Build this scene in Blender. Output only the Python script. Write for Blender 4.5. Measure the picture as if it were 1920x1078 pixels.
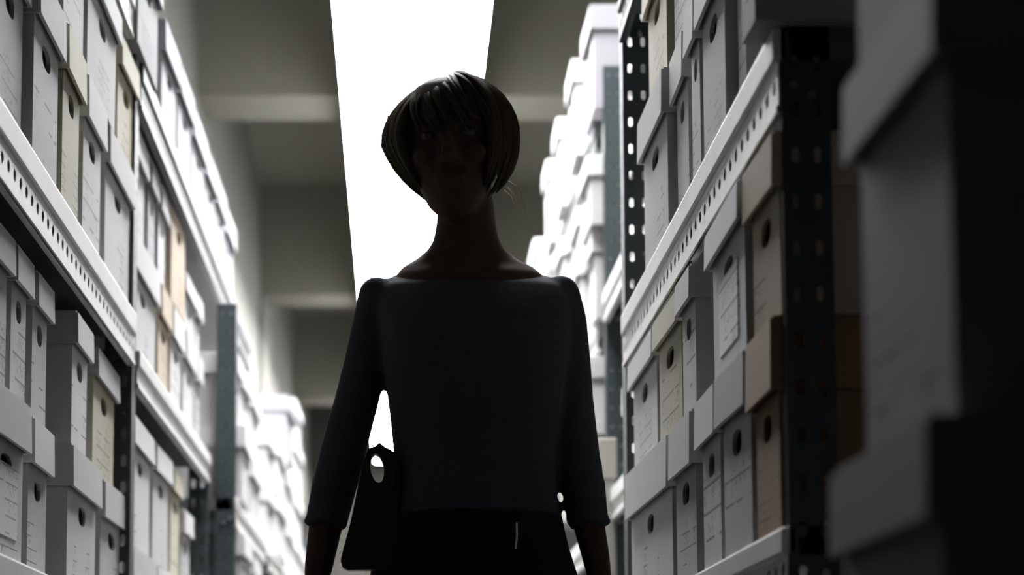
import bpy, bmesh, math, random
from mathutils import Vector, Matrix

random.seed(11)
SC = bpy.context.scene
COL = SC.collection
for o in list(bpy.data.objects):
    bpy.data.objects.remove(o, do_unlink=True)

# ------------------------------------------------------------------ camera, world, exposure
F_PX = 4300.0                      # focal length in pixels of a 1920 px wide frame
VX, PY, HY = 750.0, 906.0, 1380.0  # principal point, and the row of the horizon
PITCH = math.atan((HY - PY) / F_PX)
SP, CP = math.sin(PITCH), math.cos(PITCH)
H = 0.65                           # camera height over the floor

cam_d = bpy.data.cameras.new('camera')
cam_d.sensor_width = 36.0
cam_d.lens = F_PX / 1920.0 * 36.0
cam_d.shift_x = (960.0 - VX) / 1920.0
cam_d.shift_y = (PY - 539.0) / 1920.0
cam_d.clip_start = 0.05
cam_d.dof.use_dof = True
cam_d.dof.focus_distance = 3.45
cam_d.dof.aperture_fstop = 4.4
cam = bpy.data.objects.new('camera', cam_d)
cam.location = (0, 0, H)
cam.rotation_euler = (math.pi / 2 + PITCH, 0, 0)
COL.objects.link(cam)
SC.camera = cam

world = bpy.data.worlds.new('world')
SC.world = world
world.use_nodes = True
world.node_tree.nodes['Background'].inputs[0].default_value = (0.5, 0.55, 0.6, 1)
world.node_tree.nodes['Background'].inputs[1].default_value = 0.001
SC.view_settings.view_transform = 'Standard'
SC.view_settings.look = 'None'
SC.view_settings.gamma = 1.0
SC.view_settings.use_curve_mapping = False
SC.view_settings.exposure = 0.0
LAMP = 54.0                        # radiance of the fluorescent diffusers
LAMP_START = 5.0

# ------------------------------------------------------------------ measuring helpers (a pixel -> a point of the place)
def depth_to_y(d, z=0.7):
    return (d - z * SP) / CP

def y_on_side(px, X, z):
    """Y of the point of the vertical plane x = X, height z above the lens, seen in column px."""
    return depth_to_y(F_PX * X / (px - VX), z)

def at(px, py, Y):
    """(x, z) of pixel px, py on the plane y = Y; z above the floor."""
    a = (px - VX) / F_PX
    b = (PY - py) / F_PX
    t = Y / (CP - b * SP)
    return a * t, H + t * (SP + b * CP)

# ------------------------------------------------------------------ materials
def mat(name, col, rough=0.6, metal=0.0, spec=0.3, var=0.12, scale=6.0, bump=0.0, emit=None, estr=0.0, objvar=0.0):
    m = bpy.data.materials.new(name)
    m.use_nodes = True
    nt = m.node_tree
    b = nt.nodes['Principled BSDF']
    b.inputs['Roughness'].default_value = rough
    b.inputs['Metallic'].default_value = metal
    b.inputs['Specular IOR Level'].default_value = spec
    tc = nt.nodes.new('ShaderNodeTexCoord')
    nz = nt.nodes.new('ShaderNodeTexNoise')
    nz.inputs['Scale'].default_value = scale
    nz.inputs['Detail'].default_value = 5
    nt.links.new(tc.outputs['Object'], nz.inputs['Vector'])
    mx = nt.nodes.new('ShaderNodeMix')
    mx.data_type = 'RGBA'
    mx.inputs[6].default_value = tuple(max(0, c * (1 - var)) for c in col) + (1,)
    mx.inputs[7].default_value = tuple(min(1, c * (1 + var)) for c in col) + (1,)
    nt.links.new(nz.outputs['Fac'], mx.inputs[0])
    out = mx.outputs[2]
    if objvar:
        oi = nt.nodes.new('ShaderNodeObjectInfo')
        mr = nt.nodes.new('ShaderNodeMapRange')
        mr.inputs[3].default_value = 1 - objvar
        mr.inputs[4].default_value = 1 + objvar
        nt.links.new(oi.outputs['Random'], mr.inputs[0])
        vm = nt.nodes.new('ShaderNodeVectorMath')
        vm.operation = 'SCALE'
        nt.links.new(out, vm.inputs[0])
        nt.links.new(mr.outputs[0], vm.inputs['Scale'])
        out = vm.outputs[0]
    nt.links.new(out, b.inputs['Base Color'])
    if bump:
        bp = nt.nodes.new('ShaderNodeBump')
        bp.inputs['Strength'].default_value = bump
        bp.inputs['Distance'].default_value = 0.01
        nt.links.new(nz.outputs['Fac'], bp.inputs['Height'])
        nt.links.new(bp.outputs[0], b.inputs['Normal'])
    if emit:
        b.inputs['Emission Color'].default_value = emit + (1,)
        b.inputs['Emission Strength'].default_value = estr
    return m

def print_mat(name, col, ink=0.35):
    """Cardboard with a printed form: ruled lines and smudged writing on the lower part of the front."""
    m = mat(name, col, rough=0.75, spec=0.15, var=0.07, scale=7, objvar=0.10)
    nt = m.node_tree
    N, L = nt.nodes, nt.links
    b = N['Principled BSDF']
    src = b.inputs['Base Color'].links[0].from_socket
    tc = N.new('ShaderNodeTexCoord')
    oi = N.new('ShaderNodeObjectInfo')
    sep = N.new('ShaderNodeSeparateXYZ')
    L.new(tc.outputs['Object'], sep.inputs[0])
    def M(op, a, bb=None, c=None):
        n = N.new('ShaderNodeMath'); n.operation = op
        for i, v in enumerate((a, bb, c)):
            if v is None: continue
            if isinstance(v, (int, float)): n.inputs[i].default_value = v
            else: L.new(v, n.inputs[i])
        return n.outputs[0]
    x, z = sep.outputs[0], sep.outputs[2]
    pitch = M('MULTIPLY_ADD', oi.outputs['Random'], 0.022, 0.017)
    fr = M('FRACT', M('DIVIDE', z, pitch))
    line = M('LESS_THAN', fr, 0.11)
    # lines only where the noise lets them, and never in the top third
    nz = N.new('ShaderNodeTexNoise'); nz.noise_dimensions = '4D'
    nz.inputs['Scale'].default_value = 9
    L.new(tc.outputs['Object'], nz.inputs['Vector'])
    L.new(M('MULTIPLY', oi.outputs['Random'], 40.0), nz.inputs['W'])
    keep = M('GREATER_THAN', nz.outputs['Fac'], 0.5)
    low = M('LESS_THAN', z, M('MULTIPLY_ADD', oi.outputs['Random'], 0.06, 0.075))
    inx = M('LESS_THAN', M('ABSOLUTE', x), 0.105)
    line = M('MULTIPLY', M('MULTIPLY', line, keep), M('MULTIPLY', low, inx))
    # handwriting: fine dark strokes in two bands
    nw = N.new('ShaderNodeTexNoise'); nw.noise_dimensions = '4D'
    nw.inputs['Scale'].default_value = 75; nw.inputs['Detail'].default_value = 2
    L.new(tc.outputs['Object'], nw.inputs['Vector'])
    L.new(M('MULTIPLY', oi.outputs['Random'], 25.0), nw.inputs['W'])
    wr = M('LESS_THAN', M('ABSOLUTE', M('SUBTRACT', nw.outputs['Fac'], 0.5)), 0.018)
    band = M('MULTIPLY', M('GREATER_THAN', fr, 0.3), M('GREATER_THAN', nz.outputs['Fac'], 0.56))
    wr = M('MULTIPLY', M('MULTIPLY', wr, band), M('MULTIPLY', low, inx))
    fac = M('MULTIPLY', M('MAXIMUM', line, wr), 0.62)
    mx = N.new('ShaderNodeMix'); mx.data_type = 'RGBA'
    mx.inputs[7].default_value = (0.1 * ink, 0.1 * ink, 0.11 * ink, 1)
    L.new(fac, mx.inputs[0]); L.new(src, mx.inputs[6])
    L.new(mx.outputs[2], b.inputs['Base Color'])
    return m

CARD = {}
for nm, c in dict(white=(0.58, 0.575, 0.58), grey=(0.36, 0.355, 0.38), cream=(0.54, 0.51, 0.41),  # grey also serves boxes toned down to imitate weaker light
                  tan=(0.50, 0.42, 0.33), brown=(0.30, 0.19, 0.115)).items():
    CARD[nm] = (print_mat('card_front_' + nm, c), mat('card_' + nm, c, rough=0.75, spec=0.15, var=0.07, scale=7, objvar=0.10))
M_POST = mat('post_blue_steel', (0.042, 0.056, 0.061), rough=0.5, spec=0.4, var=0.25, scale=14, bump=0.05)
M_BEAM = mat('beam_white_paint', (0.80, 0.80, 0.78), rough=0.5, spec=0.4, var=0.12, scale=20)
M_DECK = mat('deck_pale_paint', (0.74, 0.74, 0.73), rough=0.55, spec=0.3, var=0.15, scale=9)
M_BOARD = mat('shelf_board_shaded', (0.10, 0.105, 0.11), rough=0.6, var=0.15, scale=6)  # dark tone paints the shade on the undersides of the shelves
M_GREYBEAM = mat('beam_grey_paint', (0.13, 0.14, 0.145), rough=0.5, spec=0.4, var=0.15, scale=12)
M_BOLT = mat('bolt_zinc', (0.6, 0.6, 0.6), rough=0.3, metal=1.0)
M_WALL = mat('wall_plaster', (0.18, 0.176, 0.162), rough=0.85, spec=0.1, var=0.06, scale=2, bump=0.03)
M_CEIL = mat('ceiling_plaster', (0.19, 0.184, 0.155), rough=0.9, spec=0.1, var=0.06, scale=1.5, bump=0.03)
M_END = mat('end_wall_paint', (0.07, 0.066, 0.06), rough=0.9, spec=0.1, var=0.08, scale=1.5)
M_FLOOR = mat('floor_concrete', (0.06, 0.058, 0.056), rough=0.6, spec=0.3, var=0.15, scale=3, bump=0.05)
M_HOUS = mat('lamp_housing', (0.7, 0.7, 0.7), rough=0.5)
M_LAMP = mat('lamp_diffuser', (0.9, 0.9, 0.9), rough=0.5, emit=(0.985, 0.99, 1.0), estr=LAMP)
M_PAPER = print_mat('paper_label', (0.80, 0.80, 0.80), ink=0.6)
M_BINDER = mat('binder_cloth', (0.035, 0.04, 0.045), rough=0.7)
M_CONDUIT = mat('conduit_paint', (0.42, 0.40, 0.36), rough=0.6)
M_SKIN = mat('skin', (0.060, 0.035, 0.025), rough=0.65, spec=0.08, var=0.05, scale=10)  # darkened: the silhouette's shade is put into the skin colour
M_HAIR = mat('hair', (0.035, 0.025, 0.014), rough=0.6, spec=0.12, var=0.35, scale=30)  # darker than the hair itself, to paint the backlit silhouette
M_WISP_BACKLIT = mat('hair_wisp_backlit', (0.55, 0.45, 0.30), rough=0.45, spec=0.4, var=0.2, scale=30)  # pale tone paints backlight on loose strands of the same hair
M_SWEATER = mat('sweater_knit', (0.046, 0.050, 0.060), rough=0.95, spec=0.1, var=0.12, scale=60, bump=0.1)  # knit colour lowered to carry the shade of the silhouette
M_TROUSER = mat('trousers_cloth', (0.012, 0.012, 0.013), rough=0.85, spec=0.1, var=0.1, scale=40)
M_LEATHER = mat('black_leather', (0.012, 0.011, 0.011), rough=0.5, spec=0.3, var=0.2, scale=30)
M_EYE = mat('eye', (0.06, 0.05, 0.045), rough=0.4, var=0.02)
M_LIP = mat('lip', (0.26, 0.10, 0.09), rough=0.5, var=0.05)
M_STRIP = mat('pale_metal_strip', (0.5, 0.5, 0.5), rough=0.35, metal=0.8)

# ------------------------------------------------------------------ object helpers
def link(name, bm, mats, parent=None, smooth=False, loc=None):
    me = bpy.data.meshes.new(name)
    bmesh.ops.recalc_face_normals(bm, faces=bm.faces[:])
    bm.to_mesh(me); bm.free()
    for m in (mats if isinstance(mats, (list, tuple)) else [mats]):
        me.materials.append(m)
    if smooth:
        for p in me.polygons: p.use_smooth = True
    o = bpy.data.objects.new(name, me)
    COL.objects.link(o)
    if parent: o.parent = parent
    if loc: o.location = loc
    return o

def tag(o, label=None, cat=None, group=None, kind=None):
    if label: o['label'] = label
    if cat: o['category'] = cat
    if group: o['group'] = group
    if kind: o['kind'] = kind
    return o

def empty(name, loc, rz=0.0):
    o = bpy.data.objects.new(name, None)
    o.empty_display_size = 0.1
    o.location = loc
    o.rotation_euler = (0, 0, rz)
    COL.objects.link(o)
    return o

def add_box(bm, x0, x1, y0, y1, z0, z1, mi=0, bevel=0.0):
    vs = [bm.verts.new(p) for p in ((x0, y0, z0), (x1, y0, z0), (x1, y1, z0), (x0, y1, z0),
                                    (x0, y0, z1), (x1, y0, z1), (x1, y1, z1), (x0, y1, z1))]
    fs = []
    for q in ((0, 3, 2, 1), (4, 5, 6, 7), (0, 1, 5, 4), (1, 2, 6, 5), (2, 3, 7, 6), (3, 0, 4, 7)):
        f = bm.faces.new([vs[i] for i in q]); f.material_index = mi; fs.append(f)
    if bevel:
        es = list({e for f in fs for e in f.edges})
        bmesh.ops.bevel(bm, geom=es, offset=bevel, segments=2, affect='EDGES', profile=0.6)

def add_tube(bm, pts, rad, seg=10, cap=True):
    """A round tube along pts, radius per point."""
    pts = [Vector(p) for p in pts]
    rings = []
    ref = Vector((0.3, 1, 0.2)).normalized()
    for i, p in enumerate(pts):
        t = (pts[min(i + 1, len(pts) - 1)] - pts[max(i - 1, 0)]).normalized()
        u = t.cross(ref)
        if u.length < 0.1: u = t.cross(Vector((1, 0, 0)))
        u.normalize(); v = t.cross(u)
        r = rad[i] if isinstance(rad, (list, tuple)) else rad
        ru, rv = r if isinstance(r, tuple) else (r, r)
        rings.append([bm.verts.new(p + u * math.cos(a) * ru + v * math.sin(a) * rv)
                      for a in [2 * math.pi * k / seg for k in range(seg)]])
    for a, b in zip(rings, rings[1:]):
        for k in range(seg):
            bm.faces.new((a[k], a[(k + 1) % seg], b[(k + 1) % seg], b[k]))
    if cap:
        bm.faces.new(rings[0][::-1]); bm.faces.new(rings[-1])

def add_rings(bm, rings, seg=32, ex=2.0, xf=None):
    """Loft of horizontal super-ellipses: (z, xl, xr, yfront, yback)."""
    vs = []
    for (z, xl, xr, yf, yb) in rings:
        cx, cy, rx, ry = (xl + xr) / 2, (yf + yb) / 2, (xr - xl) / 2, (yb - yf) / 2
        row = []
        for k in range(seg):
            a = 2 * math.pi * k / seg
            c, s = math.cos(a), math.sin(a)
            p = Vector((cx + rx * math.copysign(abs(c) ** (2 / ex), c), cy + ry * math.copysign(abs(s) ** (2 / ex), s), z))
            row.append(bm.verts.new(xf @ p if xf else p))
        vs.append(row)
    for a, b in zip(vs, vs[1:]):
        for k in range(seg):
            bm.faces.new((a[k], a[(k + 1) % seg], b[(k + 1) % seg], b[k]))
    bm.faces.new(vs[0][::-1]); bm.faces.new(vs[-1])

def add_ball(bm, c, r, xf=None, seg=14):
    m = Matrix.Translation(c) @ Matrix.Diagonal((r[0], r[1], r[2], 1))
    if xf: m = xf @ m
    bmesh.ops.create_uvsphere(bm, u_segments=seg, v_segments=seg // 2 + 2, radius=1.0, matrix=m)

def remeshed(name, bm, voxel, m, parent, smooth_it=6):
    """One continuous skin over the overlapping pieces in bm."""
    me = bpy.data.meshes.new(name + '_raw')
    bmesh.ops.recalc_face_normals(bm, faces=bm.faces[:])
    bm.to_mesh(me); bm.free()
    tmp = bpy.data.objects.new(name + '_raw', me)
    COL.objects.link(tmp)
    r = tmp.modifiers.new('r', 'REMESH'); r.mode = 'VOXEL'; r.voxel_size = voxel
    s = tmp.modifiers.new('s', 'SMOOTH'); s.factor = 0.5; s.iterations = smooth_it
    dg = bpy.context.evaluated_depsgraph_get()
    out = bpy.data.meshes.new_from_object(tmp.evaluated_get(dg))
    bpy.data.objects.remove(tmp, do_unlink=True)
    out.name = name
    out.materials.clear(); out.materials.append(m)
    for p in out.polygons: p.use_smooth = True
    o = bpy.data.objects.new(name, out)
    COL.objects.link(o)
    if parent: o.parent = parent
    return o

def plate(bm, L, W, th, pitch, rows, hu, hv, to):
    """Perforated strip: length L along u, width W along v, rounded holes of hu x hv; `to` maps (u, v, n) to a point."""
    n = max(1, int(L / pitch)); pu = L / n
    nr = len(rows)
    edges = [0.0] + [(rows[i] + rows[i + 1]) / 2 for i in range(nr - 1)] + [W]
    for side in (0.0, th):
        cache = {}
        def V(u, v):
            k = (round(u, 5), round(v, 5))
            if k not in cache: cache[k] = bm.verts.new(to(u, v, side))
            return cache[k]
        for i in range(n):
            for j in range(nr):
                u0, u1, v0, v1 = i * pu, (i + 1) * pu, edges[j], edges[j + 1]
                uc, vc = (u0 + u1) / 2, rows[j]
                a, b = hu / 2, hv / 2
                k = min(a, b) * 0.6
                C = [V(u0, v0), V(u1, v0), V(u1, v1), V(u0, v1)]
                O = [V(uc - a + k, vc - b), V(uc + a - k, vc - b), V(uc + a, vc - b + k), V(uc + a, vc + b - k),
                     V(uc + a - k, vc + b), V(uc - a + k, vc + b), V(uc - a, vc + b - k), V(uc - a, vc - b + k)]
                for q in ((C[0], C[1], O[1], O[0]), (C[1], C[2], O[3], O[2]), (C[2], C[3], O[5], O[4]), (C[3], C[0], O[7], O[6])):
                    bm.faces.new(q)
                for q in ((C[1], O[2], O[1]), (C[2], O[4], O[3]), (C[3], O[6], O[5]), (C[0], O[0], O[7])):
                    bm.faces.new(q)
    # the long edges
    for v in (0.0, W):
        q = [bm.verts.new(to(0, v, 0)), bm.verts.new(to(L, v, 0)), bm.verts.new(to(L, v, th)), bm.verts.new(to(0, v, th))]
        bm.faces.new(q)
    for u in (0.0, L):
        q = [bm.verts.new(to(u, 0, 0)), bm.verts.new(to(u, W, 0)), bm.verts.new(to(u, W, th)), bm.verts.new(to(u, 0, th))]
        bm.faces.new(q)

# ------------------------------------------------------------------ the room
WL, WR, Y0, Y1, ZC = -1.25, 1.75, -0.6, 27.6, H + 4.35
def struct(name, m, *boxes, bevel=0.0):
    bm = bmesh.new()
    for b in boxes: add_box(bm, *b, bevel=bevel)
    return tag(link(name, bm, m), kind='structure')
struct('floor', M_FLOOR, (WL - 0.1, WR + 0.1, Y0, Y1 + 0.1, -0.1, 0))
struct('ceiling', M_CEIL, (WL - 0.1, WR + 0.1, Y0, Y1 + 0.1, ZC, ZC + 0.1))
struct('wall_left', M_WALL, (WL - 0.1, WL, Y0, Y1, 0, ZC))
struct('wall_right', M_WALL, (WR, WR + 0.1, Y0, Y1, 0, ZC))
struct('wall_back', M_END, (WL - 0.1, WR + 0.1, Y1, Y1 + 0.1, 0, ZC))
ZB = H + 3.47
struct('trim_1', M_WALL, (WL, -1.107, Y0, Y1, H + 2.6, ZC))          # longitudinal beam along the left wall
for i, yb in enumerate((6.5, 12.2, 17.87, 23.5)):                    # cross beams under the ceiling
    struct('trim_%d' % (i + 2), M_CEIL, (-1.107, WR, yb, yb + 0.5, ZB, ZC))
struct('trim_7', M_WALL, (WL, -1.07, 17.77, 18.5, 0, ZB))            # pilaster under the third cross beam

# ------------------------------------------------------------------ the row of fluorescent fittings
NAMES = ['first', 'second', 'third', 'fourth', 'fifth', 'sixth', 'seventh', 'eighth']
def lamp(y0, y1, label):
    x0, x1, zb = -0.289, 0.396, H + 3.20
    t = empty('ceiling_light', ((x0 + x1) / 2, (y0 + y1) / 2, zb))
    tag(t, label, 'ceiling light', 'fluorescent fittings over the aisle')
    hw, hl = (x1 - x0) / 2, (y1 - y0) / 2
    bm = bmesh.new()
    add_box(bm, -hw - 0.006, hw + 0.006, -hl, hl, 0.03, 0.10, bevel=0.004)
    link('housing', bm, M_HOUS, t)
    bm = bmesh.new()
    add_box(bm, -hw, hw, -hl + 0.006, hl - 0.006, 0.0, 0.03, bevel=0.006)
    link('diffuser', bm, M_LAMP, t)
    for s in (-1, 1):
        bm = bmesh.new()
        add_tube(bm, [(0, s * hl * 0.7, 0.10), (0, s * hl * 0.7, ZC - zb)], 0.006, 8)
        link('rod', bm, M_HOUS, t)
LENS = [(LAMP_START, 8.06), (8.06, 10.72), (10.72, 13.39), (13.39, 16.06), (16.06, 18.72), (18.72, 21.39), (21.39, 24.06), (24.06, 26.72)]
for i, (a, b) in enumerate(LENS):
    if i == 0: lb = 'glowing white light panel at the top of the picture, nearest in the row'
    elif i == len(LENS) - 1: lb = 'glowing white light panel at the far end of the row'
    else: lb = 'glowing white light panel, %s along the row down the aisle' % NAMES[i]
    lamp(a, b, lb)

# ------------------------------------------------------------------ shelving
POST_W, POST_B = 0.055, 0.06
def post_bm(z1, s, hs=1.0, W=POST_W):
    """Slotted angle standing at the origin; the wide flange faces the lens, the narrow one the aisle. s = +1 right, -1 left."""
    bm = bmesh.new()
    plate(bm, z1, W, 0.003, 0.052, (W * 0.27, W * 0.73), 0.024 * hs, 0.011 * hs, lambda u, v, n: (s * v, n, u))
    plate(bm, z1, POST_B, 0.003, 0.026, (POST_B * 0.5,), 0.011 * hs, 0.009 * hs, lambda u, v, n: (s * n, v + 0.003, u))
    return bm

def unit(s, X, d0, d1, decks, top, label, depth=0.40, near=True, far=True, grey=(), ends=None, hs=1.0, gmat=None):
    """A bay of slotted-angle shelving: X the aisle face (unsigned), d0..d1 along the aisle, decks (beam bottom, deck bottom, deck top)."""
    ya, yb = depth_to_y(d0), depth_to_y(d1)
    t = empty('shelving_unit', (s * X, ya, 0))
    tag(t, label, 'shelving unit', 'slotted steel shelving units along the aisle')
    L = yb - ya
    zt = H + top
    spots = ([(0.003, 0.0)] if near else []) + ([(0.003, L)] if far else [])
    for (dx, dy) in spots:
        p = link('post', post_bm(zt, s, hs), M_POST, t, loc=(s * dx, dy, 0))
    for dy in ([0.0] if near else []) + ([L] if far else []):
        link('post', post_bm(zt, -s, hs), M_POST, t, loc=(s * depth, dy, 0))
    gmat = gmat or M_GREYBEAM
    if ends:
        link('post', post_bm(H + decks[-2][2], s, hs), M_POST, t, loc=(s * 0.003, min(ends) - ya, 0))
    Lfull = L
    for i, (zb, zd, zk) in enumerate(decks):
        g = i in grey
        L = (ends[i] - ya) if ends else Lfull
        bm = bmesh.new()
        hgt = zd - zb
        plate(bm, L, hgt, 0.002, 0.05, (hgt * 0.55,), 0.021, 0.017, lambda u, v, n: (s * (-0.001 + n), u, H + zb + v))
        add_box(bm, *sorted((0, s * 0.012)), 0, L, H + zb - 0.002, H + zb + 0.001)
        add_box(bm, *sorted((-s * 0.0035, s * 0.002)), 0, L, H + zb - 0.002, H + zb + 0.006)
        link('beam', bm, gmat if g else M_BEAM, t)
        bm = bmesh.new()
        add_box(bm, *sorted((s * (depth - 0.03), s * depth)), 0, L, H + zb, H + zd)
        link('beam', bm, M_BEAM, t)
        bm = bmesh.new()
        add_box(bm, *sorted((s * 0.013, s * depth)), 0, L, H + zd + 0.0005, H + zk)
        link('shelf_board', bm, M_BOARD, t)
        bm = bmesh.new()
        add_box(bm, *sorted((-s * 0.006, s * 0.0125)), 0, L, H + zd + 0.0005, H + zk, bevel=0.004)
        link('shelf_edge', bm, gmat if g else M_DECK, t)
        for (dx, dy) in spots:
            for q in range(2):
                bm = bmesh.new()
                bmesh.ops.create_cone(bm, cap_ends=True, segments=8, radius1=0.006, radius2=0.005, depth=0.008,
                                      matrix=Matrix.Translation((s * (0.016 + 0.02 * q), dy - 0.004, H + (zb + zd) / 2 - 0.012 * q)) @ Matrix.Rotation(math.pi / 2, 4, 'X'))
                link('bolt', bm, M_BOLT, t)
    return t

XL1, XR1 = 0.53, 0.43
DL1 = [(0.17, 0.205, 0.24), (0.735, 0.79, 0.835), (1.375, 1.43, 1.47)]
DR1 = [(0.165, 0.20, 0.232), (0.705, 0.762, 0.803), (1.345, 1.40, 1.425)]
DL2 = [(0.02, 0.07, 0.11), (0.70, 0.74, 0.775), (1.275, 1.33, 1.37)]
unit(-1, XL1, 2.72, 4.56, DL1, 1.47, 'blue steel shelving left of the aisle, nearest bay, ending at the black slotted post')
unit(-1, XL1, 4.62, 7.98, DL2, 1.37, 'middle bay of left shelving with a thick grey top shelf', near=False, grey=(2,), ends=[depth_to_y(6.36), depth_to_y(6.36), depth_to_y(7.98)])
unit(-1, 0.46, 6.44, 7.84, [(-0.02, 0.03, 0.07), (0.585, 0.63, 0.665)], 1.217, 'low blue-grey post shelving standing further down the left of the aisle', depth=0.42, far=False, hs=0.28)
unit(-1, 0.46, 8.10, 12.2, [(-0.02, 0.03, 0.07), (0.585, 0.63, 0.665)], 1.05, 'farthest blurred shelving at the left of the aisle', depth=0.42, near=False)
unit(1, XR1, 2.60, 4.40, DR1, 1.425, 'dark blue steel shelving right of the aisle, nearest bay, with white perforated beam', grey=(2,), gmat=M_POST, hs=0.8)
unit(1, 0.572, 4.62, 6.36, [(0.02, 0.07, 0.11), (0.58, 0.62, 0.66), (1.15, 1.19, 1.23)], 1.885, 'right shelving just behind the black slotted post, with grey end post', near=False, hs=0.28)
unit(1, 0.565, 6.52, 9.0, [(0.02, 0.06, 0.10), (0.52, 0.56, 0.60), (1.10, 1.14, 1.18), (1.685, 1.73, 1.77)], 1.75, 'tall right shelving with white boxes on its top shelf', near=False, grey=(3,))
unit(1, 0.565, 9.4, 11.6, [(0.02, 0.06, 0.10), (0.80, 0.84, 0.88), (1.60, 1.64, 1.68)], 1.70, 'farthest right shelving, seen behind the shoulder of the person', near=False)

# ------------------------------------------------------------------ file boxes
CACHE = {}
def body_mesh(w, d, h, colour, hole):
    key = ('b', round(w, 3), round(d, 3), round(h, 3), colour, hole)
    if key in CACHE: return CACHE[key]
    bm = bmesh.new()
    x, y = w / 2, d
    P = lambda *p: bm.verts.new(p)
    # front (y = 0) with an oval hand hole, thin card edge inside it
    if hole:
        hw, hh, zc = min(0.045, w * 0.17), 0.0165, h * hole
        n = 16
        ring = []
        for k in range(n):
            a = 2 * math.pi * (k + 0.5) / n
            c, s_ = math.cos(a), math.sin(a)
            ring.append((hw * math.copysign(abs(c) ** 0.75, c), zc + hh * math.copysign(abs(s_) ** 0.75, s_)))
        r0 = [P(px, 0, pz) for px, pz in ring]
        r1 = [P(px, 0.006, pz) for px, pz in ring]
        for k in range(n):
            f = bm.faces.new((r0[k], r0[(k + 1) % n], r1[(k + 1) % n], r1[k])); f.material_index = 1
        c = [P(x, 0, 0), P(x, 0, h), P(-x, 0, h), P(-x, 0, 0)]
        q = n // 4
        # corners: quadrant 0 upper right, 1 upper left, 2 lower left, 3 lower right
        cor = [c[1], c[2], c[3], c[0]]
        for j in range(4):
            for k in range(q - 1):
                bm.faces.new((cor[j], r0[j * q + k], r0[j * q + k + 1]))
            bm.faces.new((cor[j], r0[j * q + q - 1], r0[(j * q + q) % n], cor[(j + 1) % 4]))
    else:
        c = [P(x, 0, 0), P(x, 0, h), P(-x, 0, h), P(-x, 0, 0)]
        bm.faces.new(c)
    b = [P(x, y, 0), P(x, y, h), P(-x, y, h), P(-x, y, 0)]
    for i, j in ((0, 1), (2, 3), (3, 0)):
        f = bm.faces.new((c[i], c[j], b[j], b[i])); f.material_index = 1
    f = bm.faces.new(b); f.material_index = 1
    bmesh.ops.recalc_face_normals(bm, faces=bm.faces[:])
    me = bpy.data.meshes.new('body'); bm.to_mesh(me); bm.free()
    me.materials.append(CARD[colour][0]); me.materials.append(CARD[colour][1])
    CACHE[key] = me
    return me

def lid_mesh(w, d, lh, colour):
    key = ('l', round(w, 3), round(d, 3), round(lh, 3), colour)
    if key in CACHE: return CACHE[key]
    bm = bmesh.new()
    x, t = w / 2, 0.004
    def loop(x0, x1, y0, y1, z): return [bm.verts.new(p) for p in ((x0, y0, z), (x1, y0, z), (x1, y1, z), (x0, y1, z))]
    top = loop(-x, x, 0, d, lh); lo = loop(-x - 0.0015, x + 0.0015, -0.0015, d, 0)
    il = loop(-x + t, x - t, t, d - t, 0); it = loop(-x + t, x - t, t, d - t, lh - t)
    bm.faces.new(top); bm.faces.new(it[::-1])
    for k in range(4):
        j = (k + 1) % 4
        bm.faces.new((lo[k], lo[j], top[j], top[k]))
        bm.faces.new((il[j], il[k], it[k], it[j]))
        bm.faces.new((lo[j], lo[k], il[k], il[j]))
    bmesh.ops.recalc_face_normals(bm, faces=bm.faces[:])
    es = [e for e in bm.edges if all(abs(v.co.z - lh) < 1e-5 for v in e.verts)]
    bmesh.ops.bevel(bm, geom=es, offset=0.004, segments=2, affect='EDGES')
    me = bpy.data.meshes.new('lid'); bm.to_mesh(me); bm.free()
    me.materials.append(CARD[colour][1])
    CACHE[key] = me
    return me

def label_mesh(w, h):
    key = ('p', round(w, 3), round(h, 3))
    if key in CACHE: return CACHE[key]
    bm = bmesh.new(); add_box(bm, -w / 2, w / 2, -0.0012, 0, -h / 2, h / 2)
    me = bpy.data.meshes.new('paper_label'); bm.to_mesh(me); bm.free()
    me.materials.append(M_PAPER)
    CACHE[key] = me
    return me

def file_box(s, X, ya, yb, z0, h, colour, label, group, lid=0.075, hole=0.80, depth=0.36, paper=0, lidcol=None, rot=0.0):
    """One cardboard box whose front faces the aisle. s side, X distance of the front from the middle line (unsigned)."""
    t = empty('file_box', (s * X, (ya + yb) / 2, H + z0), math.radians(-90 * s + rot))
    # local -y of the box is its front; turning by -90 puts it towards -x (right side), +90 towards +x (left side)
    tag(t, label, 'box', group)
    w = yb - ya
    def child(name, me, loc):
        o = bpy.data.objects.new(name, me); COL.objects.link(o); o.parent = t; o.location = loc; return o
    if lid:
        bw = w - 0.022
        child('body', body_mesh(bw, depth - 0.016, h - 0.005, colour, min(hole, (h - lid - 0.03) / h) if hole else 0), (0, 0.010, 0))
        child('lid', lid_mesh(w - 0.004, depth, lid, lidcol or colour), (0, 0, h - lid))
    else:
        child('body', body_mesh(w - 0.006, depth, h, colour, hole), (0, 0, 0))
        bm_key = ('flap', round(w, 3), round(depth, 3), colour)
        if bm_key not in CACHE:
            bm = bmesh.new(); add_box(bm, -w / 2 + 0.003, w / 2 - 0.003, 0, depth, -0.004, 0)
            me = bpy.data.meshes.new('flap'); bm.to_mesh(me); bm.free(); me.materials.append(CARD[colour][1]); CACHE[bm_key] = me
        child('flap', CACHE[bm_key], (0, 0, h))
    if paper:
        child('paper_label', label_mesh(min(0.18, w * 0.62), 0.10), (0, 0.010 if lid else 0, h * 0.36))
    return t

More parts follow.
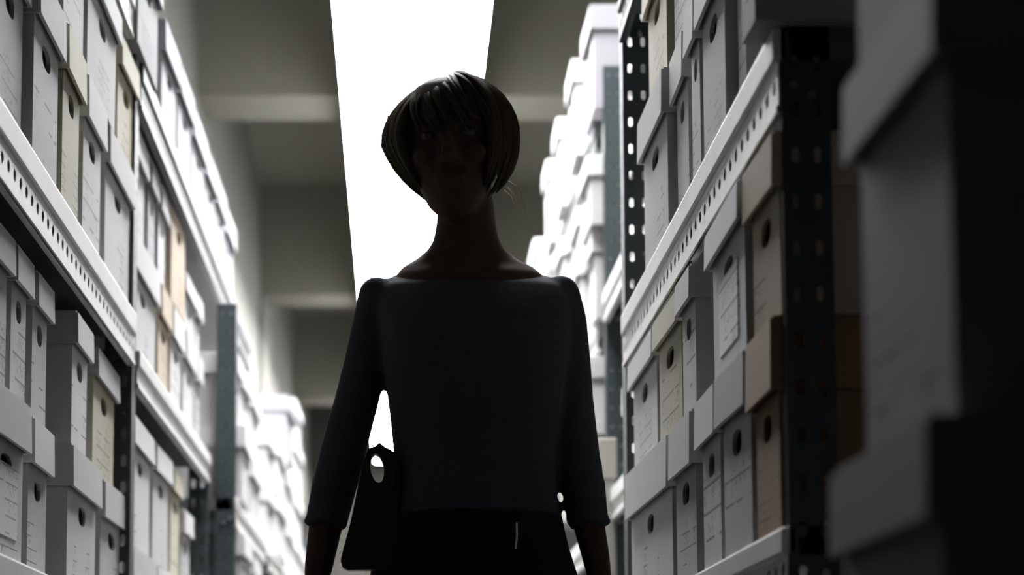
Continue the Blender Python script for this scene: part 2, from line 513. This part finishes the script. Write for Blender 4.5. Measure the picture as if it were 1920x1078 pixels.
ORD = ['first', 'second', 'third', 'fourth', 'fifth', 'sixth', 'seventh', 'eighth', 'ninth', 'tenth']
CNAME = dict(white='white', grey='pale grey', cream='cream', tan='tan', brown='brown')
def row(s, X, z0, h, cols, where, rowname, start=0, **kw):
    """cols: (px_far, px_near, push towards the aisle, colour, extra); listed from the far end to the near end."""
    fronts = [X - c[2] for c in cols]                 # a box may stand out only as far as its neighbour's gap allows
    for i in (range(len(cols) - 2, -1, -1) if abs(cols[-1][1] - VX) > 395 else ()):
        lim = (fronts[i + 1] + 0.003) * (cols[i][1] - VX) / (cols[i + 1][0] - VX)
        if fronts[i] < lim: fronts[i] = min(lim, fronts[i + 1] + 0.02)
    last = None
    for i, c in enumerate(cols):
        pf, pn, push, colour = c[:4]
        ex = dict(kw); ex.update(c[4] if len(c) > 4 else {})
        hh = ex.pop('h', h)
        Xf = fronts[i]
        yb = y_on_side(pf, s * Xf, z0 + hh / 2); ya = y_on_side(pn, s * Xf, z0 + hh / 2)
        if last is not None: yb = min(yb, last - 0.004)
        last = ya
        if yb - ya < 0.03: continue
        note = ex.pop('note', '')
        label = '%s file box%s, %s from far end, %s, %s' % (CNAME[colour], note, ORD[i + start], rowname, where)
        file_box(s, Xf, ya, yb, z0, hh, colour, label, 'file boxes on the ' + where.split(',')[0], rot=random.uniform(-0.8, 0.8), **ex)

W, G, C, T, B = 'white', 'grey', 'cream', 'tan', 'brown'
# left, nearest bay
row(-1, XL1, 0.835, 0.28, [(252, 206, 0.0, W, dict(lid=0.07)), (200, 165, 0.005, W), (162, 126, 0.02, C), (122, 74, 0.035, W), (57, 4, 0.0, W), (-4, -60, 0.0, W)],
    'middle shelf at left', 'bottom row')
row(-1, XL1, 1.115, 0.225, [(260, 230, 0.0, C, dict(lid=0.06)), (228, 174, 0.03, W, dict(lid=0.055)), (170, 130, 0.01, W), (126, 80, 0.02, G), (66, 8, 0.0, W), (0, -60, 0.01, W)],
    'middle shelf at left', 'top row', lid=0.06)
row(-1, 0.545, 0.24, 0.235, [(238, 198, 0.0, W), (192, 134, 0.012, W), (101, 62, 0.0, W), (55, -8, 0.01, W, dict(paper=1))],
    'lower shelf at left', 'bottom row', lid=0.07)
row(-1, 0.545, 0.475, 0.225, [(226, 181, 0.0, C, dict(lid=0.055, lidcol='white')), (176, 143, 0.012, W), (101, 70, 0.0, W), (63, 31, 0.006, W), (26, -26, 0.0, W)],
    'lower shelf at left', 'top row', lid=0.055)
# left, middle bay
row(-1, XL1, 1.37, 0.255, [(442, 428, 0, G), (425, 411, 0.01, G), (408, 391, 0, G), (388, 367, 0, G), (364, 341, 0.01, G), (337, 312, 0, G), (305, 268, 0.02, G)],  # grey card puts weaker light into the colour of this row
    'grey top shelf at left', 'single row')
row(-1, 0.545, 0.775, 0.26, [(381, 373, 0, W), (371, 349, 0, W), (346, 326, 0.01, W), (323, 303, 0, T), (300, 250, 0.004, W)],
    'second left bay, middle shelf', 'bottom row', paper=0)
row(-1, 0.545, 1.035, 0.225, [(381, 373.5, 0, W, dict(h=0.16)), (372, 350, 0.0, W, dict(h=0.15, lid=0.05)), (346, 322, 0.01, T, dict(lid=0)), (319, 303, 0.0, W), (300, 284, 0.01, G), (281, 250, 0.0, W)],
    'second left bay, middle shelf', 'top row', lid=0.06)
row(-1, 0.545, 0.11, 0.275, [(372, 353, 0, W), (350, 331, 0, W), (328, 296, 0.0, W), (292, 250, 0.006, W, dict(paper=1))],
    'second left bay, bottom shelf', 'bottom row')
row(-1, 0.545, 0.385, 0.265, [(362, 347, 0, W, dict(h=0.19)), (344, 326, 0.0, C), (323, 294, 0.005, W), (291, 250, 0.008, W)],
    'second left bay, bottom shelf', 'top row', lid=0.06)
# left, low shelving further down
row(-1, 0.46, 0.665, 0.21, [(492, 476, 0, W), (473, 458, 0.02, W), (456, 447, 0, W)], 'low left shelving', 'bottom row', lid=0.06)
row(-1, 0.46, 0.875, 0.215, [(490, 475, 0.0, W), (472, 459, 0, W), (457, 447, 0, W)], 'low left shelving', 'top row', lid=0.06)
row(-1, 0.46, 0.07, 0.25, [(492, 476, 0, W), (473, 458, 0.02, W), (456, 447, 0, W)], 'low left shelving', 'floor row', lid=0.06)
row(-1, 0.46, 0.32, 0.25, [(492, 476, 0, W), (473, 458, 0.02, W), (456, 447, 0, W)], 'low left shelving', 'second row', lid=0.06)
row(-1, 0.46, 0.665, 0.22, [(580, 570, 0, W), (568, 556, 0.0, W), (554, 541, 0, W), (539, 525, 0.02, W), (523, 505, 0, W)], 'farthest shelving at left', 'bottom row', lid=0.06)
row(-1, 0.46, 0.885, 0.20, [(568, 556, 0, W), (554, 541, 0, W), (539, 525, 0.02, W), (523, 506, 0, W)], 'farthest shelving at left', 'middle row', lid=0.06)
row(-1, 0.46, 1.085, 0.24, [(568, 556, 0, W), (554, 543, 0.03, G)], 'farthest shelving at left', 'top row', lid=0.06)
row(-1, 0.46, 1.325, 0.17, [(566, 556, 0.0, W)], 'farthest shelving at left', 'uppermost row', lid=0.05)
# right, nearest bay
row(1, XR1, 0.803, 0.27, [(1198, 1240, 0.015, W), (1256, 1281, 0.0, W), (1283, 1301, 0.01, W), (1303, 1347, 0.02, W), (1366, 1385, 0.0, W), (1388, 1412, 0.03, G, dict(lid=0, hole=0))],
    'white perforated shelf at right', 'bottom row')
row(1, XR1, 1.073, 0.25, [(1203, 1241, 0.02, C), (1251, 1281, 0.0, W), (1284, 1303, 0.01, W), (1306, 1334, 0.025, W), (1348, 1383, 0.0, W), (1388, 1412, 0.02, W)],
    'white perforated shelf at right', 'top row')
row(1, 0.42, 0.232, 0.243, [(1177, 1246, 0.012, W, dict(lid=0.085)), (1256, 1293, 0.0, W, dict(lid=0.08)), (1303, 1340, 0.0, W), (1343, 1394, 0.008, W), (1399, 1449, 0.0, B, dict(lid=0.085))],
    'lower shelf at right', 'bottom row', lid=0.07)
row(1, 0.42, 0.475, 0.21, [(1177, 1223, 0.01, W), (1226, 1266, 0.006, C), (1267, 1293, 0.0, W), (1320, 1387, 0.012, W, dict(lid=0.05, paper=1)), (1396, 1447, 0.0, T, dict(lid=0.065))],
    'lower shelf at right', 'top row', lid=0.05)
# right, behind the black post
row(1, 0.585, 1.23, 0.26, [(1168, 1187, 0, W)], 'bay behind the black post', 'bottom row')
row(1, 0.585, 1.49, 0.24, [(1168, 1187, 0.008, W)], 'bay behind the black post', 'top row')
row(1, 0.585, 0.66, 0.25, [(1168, 1188, 0, W)], 'bay behind the black post', 'second row')
row(1, 0.585, 0.91, 0.22, [(1168, 1188, 0.008, W)], 'bay behind the black post', 'third row')
# right, tall shelving
row(1, 0.55, 1.77, 0.30, [(1017, 1025, 0.022, W), (1026, 1034, 0, W), (1035, 1045, 0.022, W), (1046, 1058, 0, W), (1060, 1073, 0.022, W), (1074, 1088, 0, W), (1090, 1107, 0.01, G)],  # nearest box in grey card, shade of its near face painted in
    'tall right rack, top shelf', 'single row', lid=0.072)
row(1, 0.55, 1.18, 0.26, [(1026, 1037, 0, W), (1039, 1050, 0.0, W), (1052, 1065, 0, W), (1067, 1082, 0.022, W), (1084, 1100, 0, W), (1101, 1110, 0.005, W)],
    'tall right rack, second shelf', 'bottom row', lid=0.07)
row(1, 0.55, 1.44, 0.20, [(1026, 1037, 0, W), (1039, 1050, 0.022, W), (1052, 1065, 0, W), (1067, 1082, 0, W), (1084, 1100, 0.022, W), (1101, 1110, 0, W)],
    'tall right rack, second shelf', 'top row', lid=0.06)
row(1, 0.55, 0.60, 0.25, [(1084, 1100, 0, W), (1101, 1110, 0.0, W)], 'tall right rack, third shelf', 'bottom row', lid=0.07)
row(1, 0.55, 0.85, 0.22, [(1084, 1100, 0.022, W), (1101, 1110, 0, W)], 'tall right rack, third shelf', 'top row', lid=0.06)
row(1, 0.55, 0.10, 0.25, [(1101, 1110, 0.0, W)], 'tall right rack, lowest shelf', 'bottom row', lid=0.07)
row(1, 0.55, 1.68, 0.27, [(978, 989, 0.0, W), (991, 1002, 0.022, W)], 'farthest right shelving', 'single row', lid=0.07)

# dark stack of boxes close to the lens on the right, standing on the floor
ND0, ND1 = depth_to_y(1.33, 0.2), depth_to_y(1.605, 0.2)
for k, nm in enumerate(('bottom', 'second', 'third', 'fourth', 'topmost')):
    file_box(1, 0.300 if k == 2 else 0.315, ND0 - (0.02 if k == 2 else 0), ND1, -0.65 + 0.278 * k, 0.278, G,  # grey instead of white card paints the dim light on this stack
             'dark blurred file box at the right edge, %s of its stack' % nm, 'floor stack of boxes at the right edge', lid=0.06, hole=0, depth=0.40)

# binder lying on the cream box under the white shelf, right
bm = bmesh.new(); add_box(bm, -0.04, 0.2, 0, 0.10, 0, 0.045, bevel=0.006)
bd = empty('binder', (0.47, 3.36, H + 0.685)); tag(bd, 'black binder lying on boxes under the white perforated shelf', 'binder')
link('cover', bm, M_BINDER, bd)
bm = bmesh.new(); add_box(bm, -0.035, 0.195, -0.002, 0.09, 0.006, 0.039)
link('pages', bm, M_PAPER, bd)

# beige conduit with a junction box on the aisle side of the grey end post, right
yc = depth_to_y(6.2)
jb = empty('junction_box', (0.555, yc, 0)); tag(jb, 'beige junction box on a conduit below the grey end post', 'junction box')
bm = bmesh.new(); add_box(bm, -0.022, 0.03, -0.02, 0.02, H + 0.69, H + 0.80, bevel=0.004); link('cover', bm, M_CONDUIT, jb)
bm = bmesh.new(); add_box(bm, -0.012, 0.026, -0.014, 0.014, 0, H + 0.69, bevel=0.004); link('conduit', bm, M_CONDUIT, jb)

# ------------------------------------------------------------------ the person
PYW = 3.58                                                   # distance of the figure
def P(px, py, dy=0.0):
    x, z = at(px, py, PYW)
    return Vector((x, PYW + dy, z))
def ring(py, xl, xr, yf, yb):
    a, b = P(xl, py), P(xr, py)
    return (a.z, a.x, b.x, PYW + yf, PYW + yb)

person = empty('person', (P(880, 1000).x, PYW, 0))
tag(person, 'short-haired person in a dark grey sweater walking down the aisle in silhouette', 'person')
OFF = -Vector(person.location)
def rel(bm):
    bmesh.ops.translate(bm, verts=bm.verts[:], vec=OFF)
    return bm

ARM_L = [((706, 552), 34, 0.0), ((700, 600), 38, 0.0), ((684, 680), 40, 0.01), ((668, 750), 42, 0.02), ((652, 805), 43, 0.025), ((640, 855), 43, 0.02),
         ((624, 920), 42, 0.01), ((611, 985), 39, -0.005), ((599, 1060), 34, -0.02), ((590, 1120), 27, -0.03)]
ARM_R = [((1052, 552), 36, 0.0), ((1062, 600), 38, 0.0), ((1069, 680), 40, 0.01), ((1074, 750), 41, 0.02), ((1080, 805), 42, 0.025), ((1085, 860), 43, 0.02),
         ((1096, 920), 41, 0.01), ((1104, 985), 37, -0.005), ((1118, 1060), 32, -0.02), ((1126, 1120), 27, -0.03)]
PXM = 1188.0
def arm(bm, A, n, grow=0.0):
    pts = [P(p[0][0], p[0][1], p[2]) for p in A[:n]]
    add_tube(bm, pts, [p[1] / PXM + grow for p in A[:n]], 20)
    add_ball(bm, pts[0], (A[0][1] / PXM + grow,) * 3)

TORSO = [(975, 712, 1054, -0.105, 0.105), (940, 724, 1046, -0.103, 0.10), (900, 733, 1041, -0.10, 0.092), (850, 738, 1040, -0.10, 0.085), (800, 733, 1046, -0.104, 0.085),
         (750, 727, 1053, -0.115, 0.09), (700, 720, 1060, -0.128, 0.095), (650, 715, 1066, -0.128, 0.098), (600, 708, 1072, -0.108, 0.098),
         (565, 702, 1074, -0.085, 0.092), (540, 705, 1066, -0.066, 0.082), (524, 715, 1052, -0.035, 0.075), (511, 736, 1026, 0.0, 0.065), (505, 746, 1010, 0.01, 0.055)]
def shrink(r, k):
    z, xl, xr, yf, yb = r
    return (z, xl + k, xr - k, yf + k, yb - k)

# the head, turned a little and tipped to the side
HC = P(851, 278)
HM = Matrix.Translation(HC) @ Matrix.Rotation(math.radians(-3), 4, 'Y') @ Matrix.Rotation(math.radians(-8), 4, 'Z') @ Matrix.Rotation(math.radians(6), 4, 'X')
bm = bmesh.new()
add_rings(bm, [shrink(ring(*t), 0.008) for t in TORSO], 36, 2.4)
add_rings(bm, [ring(560, 750, 1020, -0.06, 0.08), ring(530, 738, 1022, -0.064, 0.078), ring(515, 742, 1018, -0.054, 0.075), ring(500, 752, 1002, -0.040, 0.07), ring(485, 778, 972, -0.036, 0.068), ring(468, 800, 950, -0.036, 0.064),
               ring(450, 812, 937, -0.040, 0.06), ring(425, 817, 931, -0.044, 0.058), ring(390, 822, 927, -0.042, 0.06), ring(350, 826, 922, -0.03, 0.06)], 32, 2.1)
add_rings(bm, [(-0.119, -0.014, 0.014, -0.083, -0.05), (-0.112, -0.028, 0.028, -0.091, -0.03), (-0.096, -0.042, 0.042, -0.094, 0.01), (-0.07, -0.054, 0.054, -0.093, 0.045),
               (-0.04, -0.062, 0.062, -0.092, 0.07), (-0.01, -0.068, 0.068, -0.090, 0.085), (0.012, -0.071, 0.071, -0.087, 0.092), (0.03, -0.074, 0.074, -0.094, 0.096),
               (0.055, -0.075, 0.075, -0.092, 0.096), (0.078, -0.070, 0.070, -0.081, 0.088), (0.098, -0.056, 0.056, -0.062, 0.07), (0.110, -0.034, 0.034, -0.036, 0.044)], 36, 2.2, HM)
for a, r in ((((0, -0.094, 0.018)), (0.008, 0.010, 0.018)), ((0, -0.101, -0.005), (0.0095, 0.011, 0.020)), ((0, -0.108, -0.026), (0.012, 0.013, 0.012)),
             ((-0.011, -0.099, -0.030), (0.008, 0.009, 0.007)), ((0.011, -0.099, -0.030), (0.008, 0.009, 0.007)),
             ((0, -0.092, -0.056), (0.026, 0.010, 0.007)), ((0, -0.090, -0.068), (0.022, 0.011, 0.007)), ((0, -0.089, -0.098), (0.020, 0.012, 0.014)),
             ((-0.038, -0.076, -0.02), (0.022, 0.018, 0.016)), ((0.038, -0.076, -0.02), (0.022, 0.018, 0.016)),
             ((-0.03, -0.086, 0.032), (0.024, 0.012, 0.007)), ((0.03, -0.086, 0.032), (0.024, 0.012, 0.007)),
             ((-0.073, 0.012, 0.0), (0.010, 0.018, 0.030)), ((0.073, 0.012, 0.0), (0.010, 0.018, 0.030))):
    add_ball(bm, a, r, HM)
arm(bm, ARM_L, 10, -0.006); arm(bm, ARM_R, 10, -0.006)
def hand(bm, A, s):
    """A relaxed hand hanging below the wrist: palm, four unequal curled fingers and a thumb."""
    w = P(A[-1][0][0], A[-1][0][1], A[-1][2])
    dn = (w - P(A[-3][0][0], A[-3][0][1], A[-3][2])).normalized()
    fw = Vector((0.15 * s, -1, 0)).normalized()            # thumb side, towards the lens
    inn = dn.cross(fw).normalized() * s                    # the palm faces the body
    if inn.x * s > 0: inn = -inn
    fw = (fw - dn * fw.dot(dn)).normalized()
    add_tube(bm, [w - dn * 0.01, w + dn * 0.02, w + dn * 0.055, w + dn * 0.092], [(0.023, 0.020), (0.034, 0.017), (0.041, 0.016), (0.040, 0.013)], 16)
    for k, (ln, off) in enumerate(((0.072, 0.031), (0.080, 0.0105), (0.074, -0.0105), (0.058, -0.031))):
        b = w + dn * (0.085 - 0.004 * abs(k - 1)) + fw * off
        d1 = (dn + inn * 0.18 + fw * (0.07 - 0.05 * k)).normalized(); d2 = (dn + inn * 0.6).normalized(); d3 = (dn * 0.8 + inn * 0.9).normalized()
        p1 = b + d1 * ln * 0.48; p2 = p1 + d2 * ln * 0.30; p3 = p2 + d3 * ln * 0.24
        add_tube(bm, [b - d1 * 0.012, b, p1, p2, p3], [0.0085, 0.0088, 0.008, 0.0072, 0.0055], 10)
    t0 = w + dn * 0.025 + fw * 0.022 + inn * 0.004
    t1 = t0 + (dn * 0.7 + fw * 0.7 + inn * 0.25).normalized() * 0.040
    t2 = t1 + (dn + fw * 0.15 + inn * 0.3).normalized() * 0.030
    add_tube(bm, [t0, t1, t2, t2 + (dn + inn * 0.4).normalized() * 0.018], [0.013, 0.0105, 0.009, 0.006], 10)
hand(bm, ARM_L, -1); hand(bm, ARM_R, 1)
# legs: hip, knee, ankle; one foot a step ahead
HIPZ = 0.84
cxl, cxr = P(795, 1078).x, P(978, 1078).x
LEGS = [[(cxl, 0.0, HIPZ), (cxl + 0.004, -0.03, 0.66), (cxl + 0.006, -0.07, 0.48), (cxl + 0.006, -0.06, 0.30), (cxl + 0.006, -0.07, 0.09)],
        [(cxr, 0.0, HIPZ), (cxr - 0.004, 0.02, 0.66), (cxr - 0.006, 0.03, 0.48), (cxr - 0.006, 0.11, 0.30), (cxr - 0.006, 0.18, 0.10)]]
LR = [0.084, 0.074, 0.054, 0.050, 0.034]
for Lg in LEGS:
    add_tube(bm, [(x, PYW + y, z) for x, y, z in Lg], [r - 0.006 for r in LR], 18)
    x, y, z = Lg[-1]
    add_tube(bm, [(x, PYW + y + 0.03, 0.05), (x, PYW + y - 0.06, 0.045), (x, PYW + y - 0.13, 0.035)], [0.032, 0.036, 0.028], 14)
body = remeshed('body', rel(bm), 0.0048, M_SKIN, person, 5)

bm = bmesh.new()                                             # sweater
add_rings(bm, [ring(*t) for t in TORSO], 40, 2.4)
arm(bm, ARM_L, 8, 0.0); arm(bm, ARM_R, 8, 0.0)
for A in (ARM_L, ARM_R):                                     # the pushed-up folds at the forearm
    p = P(A[5][0][0], A[5][0][1] + 12, A[5][2]); add_ball(bm, p, (0.0405, 0.041, 0.012))
    p = P(A[5][0][0] + (A[6][0][0] - A[5][0][0]) * 0.7, A[5][0][1] + 46, A[5][2]); add_ball(bm, p, (0.0395, 0.040, 0.009))
    p = P(A[7][0][0], A[7][0][1] - 6, A[7][2]); add_ball(bm, p, (0.036, 0.037, 0.011))
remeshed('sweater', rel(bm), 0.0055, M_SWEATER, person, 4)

bm = bmesh.new()                                             # trousers
add_rings(bm, [(0.76, cxl - 0.088, cxr + 0.088, PYW - 0.10, PYW + 0.115), ring(1120, 690, 1089, -0.108, 0.125), ring(1078, 693, 1084, -0.112, 0.13), ring(1030, 702, 1068, -0.112, 0.125), ring(985, 709, 1057, -0.110, 0.113), ring(962, 714, 1053, -0.107, 0.108)], 36, 2.3)
for Lg in LEGS:
    add_tube(bm, [(x, PYW + y, z) for x, y, z in Lg], [r + 0.012 + 0.006 * i for i, r in enumerate(LR)], 20)
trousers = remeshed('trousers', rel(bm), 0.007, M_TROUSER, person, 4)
bm = bmesh.new()                                             # a thin upright metal strip at the waistband
a = P(962, 992, -0.114); b = P(960, 1040, -0.1165)
add_tube(bm, [a, (a + b) / 2 + Vector((0.001, -0.001, 0)), b], 0.0016, 8)
link('waist_strip', rel(bm), M_STRIP, person)
for Lg in LEGS:
    bm = bmesh.new(); x, y, z = Lg[-1]
    add_rings(bm, [(0.0, x - 0.040, x + 0.040, PYW + y - 0.175, PYW + y + 0.065), (0.02, x - 0.043, x + 0.043, PYW + y - 0.178, PYW + y + 0.066), (0.05, x - 0.042, x + 0.042, PYW + y - 0.155, PYW + y + 0.064),
                   (0.085, x - 0.040, x + 0.040, PYW + y - 0.06, PYW + y + 0.06), (0.12, x - 0.041, x + 0.041, PYW + y - 0.045, PYW + y + 0.055)], 24, 2.3)
    link('shoe', rel(bm), M_LEATHER, person, smooth=True)
for s in (-1, 1):
    bm = bmesh.new(); add_ball(bm, (s * 0.031, -0.081, 0.010), (0.0125, 0.0105, 0.0075), HM); link('eye', rel(bm), M_EYE, person, smooth=True)

# hair: a cap and some two hundred tapering locks combed from the crown
bm = bmesh.new()
def hair_pt(az, th, r=1.0):
    """A point of the hair's outer shape: az round the head (0 in front, + to image right), th down from the crown."""
    rs = math.sin(th)
    sa = math.sin(az)
    low = max(0.0, th - math.radians(88))
    x = (0.098 if az > 0 else 0.106) * r * rs * sa
    x *= 1 - (0.30 if az < 0 else 0.05) * low * abs(sa)
    y = -0.112 * r * rs * math.cos(az) + 0.004
    z = 0.006 + (0.108 + 0.003 * math.sin(2.2 * az)) * r * math.cos(th)
    if th < math.pi / 2: z -= 0.010 * max(0.0, -sa) * math.sin(2 * th)   # flatter over the parting
    return Vector((x, y, z))
cap = []
for i in range(9):
    th = math.radians(4 + i * 11.5)
    row_ = []
    for k in range(40):
        az = 2 * math.pi * k / 40
        t2 = th
        front = max(0.0, math.cos(az))
        t2 = min(th, math.radians(100 - 42 * front ** 1.5))
        row_.append(bm.verts.new(HM @ (hair_pt(az, t2, 0.93))))
    cap.append(row_)
for a, b in zip(cap, cap[1:]):
    for k in range(40):
        try: bm.faces.new((a[k], a[(k + 1) % 40], b[(k + 1) % 40], b[k]))
        except ValueError: pass
bm.faces.new(cap[0])
rnd = random.Random(5)
def lock(az0, az1, th_end, w, r0=0.95, r1=1.0, lift=0.0):
    n = 15
    pts, rad = [], []
    for i in range(n):
        t = i / (n - 1)
        th = math.radians(6) + (th_end - math.radians(6)) * t
        az = az0 + (az1 - az0) * t
        r = r0 + (r1 - r0) * math.sin(math.pi * min(1, t * 1.1) * 0.5) + lift * t
        pts.append(HM @ hair_pt(az, th, r))
        k = (0.35 + 0.65 * math.sin(math.pi * min(0.75, t + 0.12))) * (1 - 0.92 * max(0, (t - 0.55) / 0.45) ** 1.3)
        rad.append((w * k, 0.0035 * k + 0.0006))
    add_tube(bm, pts, rad, 6)
for i in range(230):
    az = rnd.uniform(-math.pi, math.pi)
    d = abs(az)
    if d < 0.75:                       # fringe swept towards image right
        th = math.radians(rnd.uniform(70, 90)); sh = rnd.uniform(0.3, 0.9)
    elif d < 2.0:
        th = math.radians(rnd.uniform(104, 150) if az < 0 else rnd.uniform(108, 146)); sh = rnd.uniform(-0.1, 0.15)
    else:
        th = math.radians(rnd.uniform(115, 140)); sh = rnd.uniform(-0.15, 0.15)
    lock(az - sh * 0.5, az + sh * 0.5, th, rnd.uniform(0.006, 0.013), 0.95, rnd.uniform(0.95, 1.03))
hair = link('hair', rel(bm), M_HAIR, person, smooth=True)
# loose wisps behind the neck and at the crown, backlight put into their colour
for (p0, p1, p2, dy) in (((950, 322), (978, 340), (991, 390), 0.05), ((955, 335), (968, 350), (982, 385), 0.06), ((948, 340), (962, 352), (970, 372), 0.06), ((880, 150), (905, 143), (925, 160), 0.03), ((862, 146), (885, 139), (905, 150), 0.02), ((728, 215), (722, 245), (733, 290), 0.0), ((735, 222), (726, 250), (740, 300), 0.01)):
    bm = bmesh.new(); add_tube(bm, [P(*p0, dy), P(*p1, dy), P(*p2, dy)], [0.0012, 0.001, 0.0004], 6)
    link('loose_strand', rel(bm), M_WISP_BACKLIT, person, smooth=True)

# the holster at the hip
def outline_solid(pts, hole, y0, y1):
    bm = bmesh.new()
    def loop(ps):
        vs = [bm.verts.new((p.x, y0, p.z)) for p in ps]
        return [bm.edges.new((vs[i], vs[(i + 1) % len(vs)])) for i in range(len(vs))]
    es = loop(pts)
    if hole: es += loop(hole)
    bmesh.ops.triangle_fill(bm, edges=es, use_beauty=True)
    r = bmesh.ops.extrude_face_region(bm, geom=bm.faces[:])
    bmesh.ops.translate(bm, verts=[g for g in r['geom'] if isinstance(g, bmesh.types.BMVert)], vec=(0, y1 - y0, 0))
    return bm
hp = [(691, 853), (702, 848), (716, 847), (730, 852), (740, 859), (748, 875), (750, 920), (742, 1072), (700, 1074), (655, 1075), (644, 1069), (641, 1058), (646, 1035), (656, 1000), (664, 965), (672, 925), (680, 890), (686, 868)]
hol = [(708 + 12.5 * math.cos(2 * math.pi * k / 16) - 0.12 * 26 * math.sin(2 * math.pi * k / 16), 888 - 27 * math.sin(2 * math.pi * k / 16)) for k in range(16)]
HY0 = -0.075
ho = empty('holster', (P(700, 1000).x, PYW + HY0, P(700, 1000).z))
tag(ho, 'black holster with an oval loop worn at the hip of the person', 'holster')
bm = outline_solid([P(*p) for p in hp], [P(*p) for p in hol], PYW + HY0, PYW + HY0 + 0.035)
bmesh.ops.translate(bm, verts=bm.verts[:], vec=-Vector(ho.location))
link('pouch', bm, M_LEATHER, ho)
bm = bmesh.new()
add_tube(bm, [P(690, 868, HY0 + 0.015), P(712, 845, HY0 + 0.01), P(740, 868, HY0 + 0.01), P(738, 900, HY0), P(735, 930, HY0 + 0.002)], [(0.005, 0.004)] * 5, 8)
bmesh.ops.translate(bm, verts=bm.verts[:], vec=-Vector(ho.location))
link('strap', bm, M_LEATHER, ho, smooth=True)
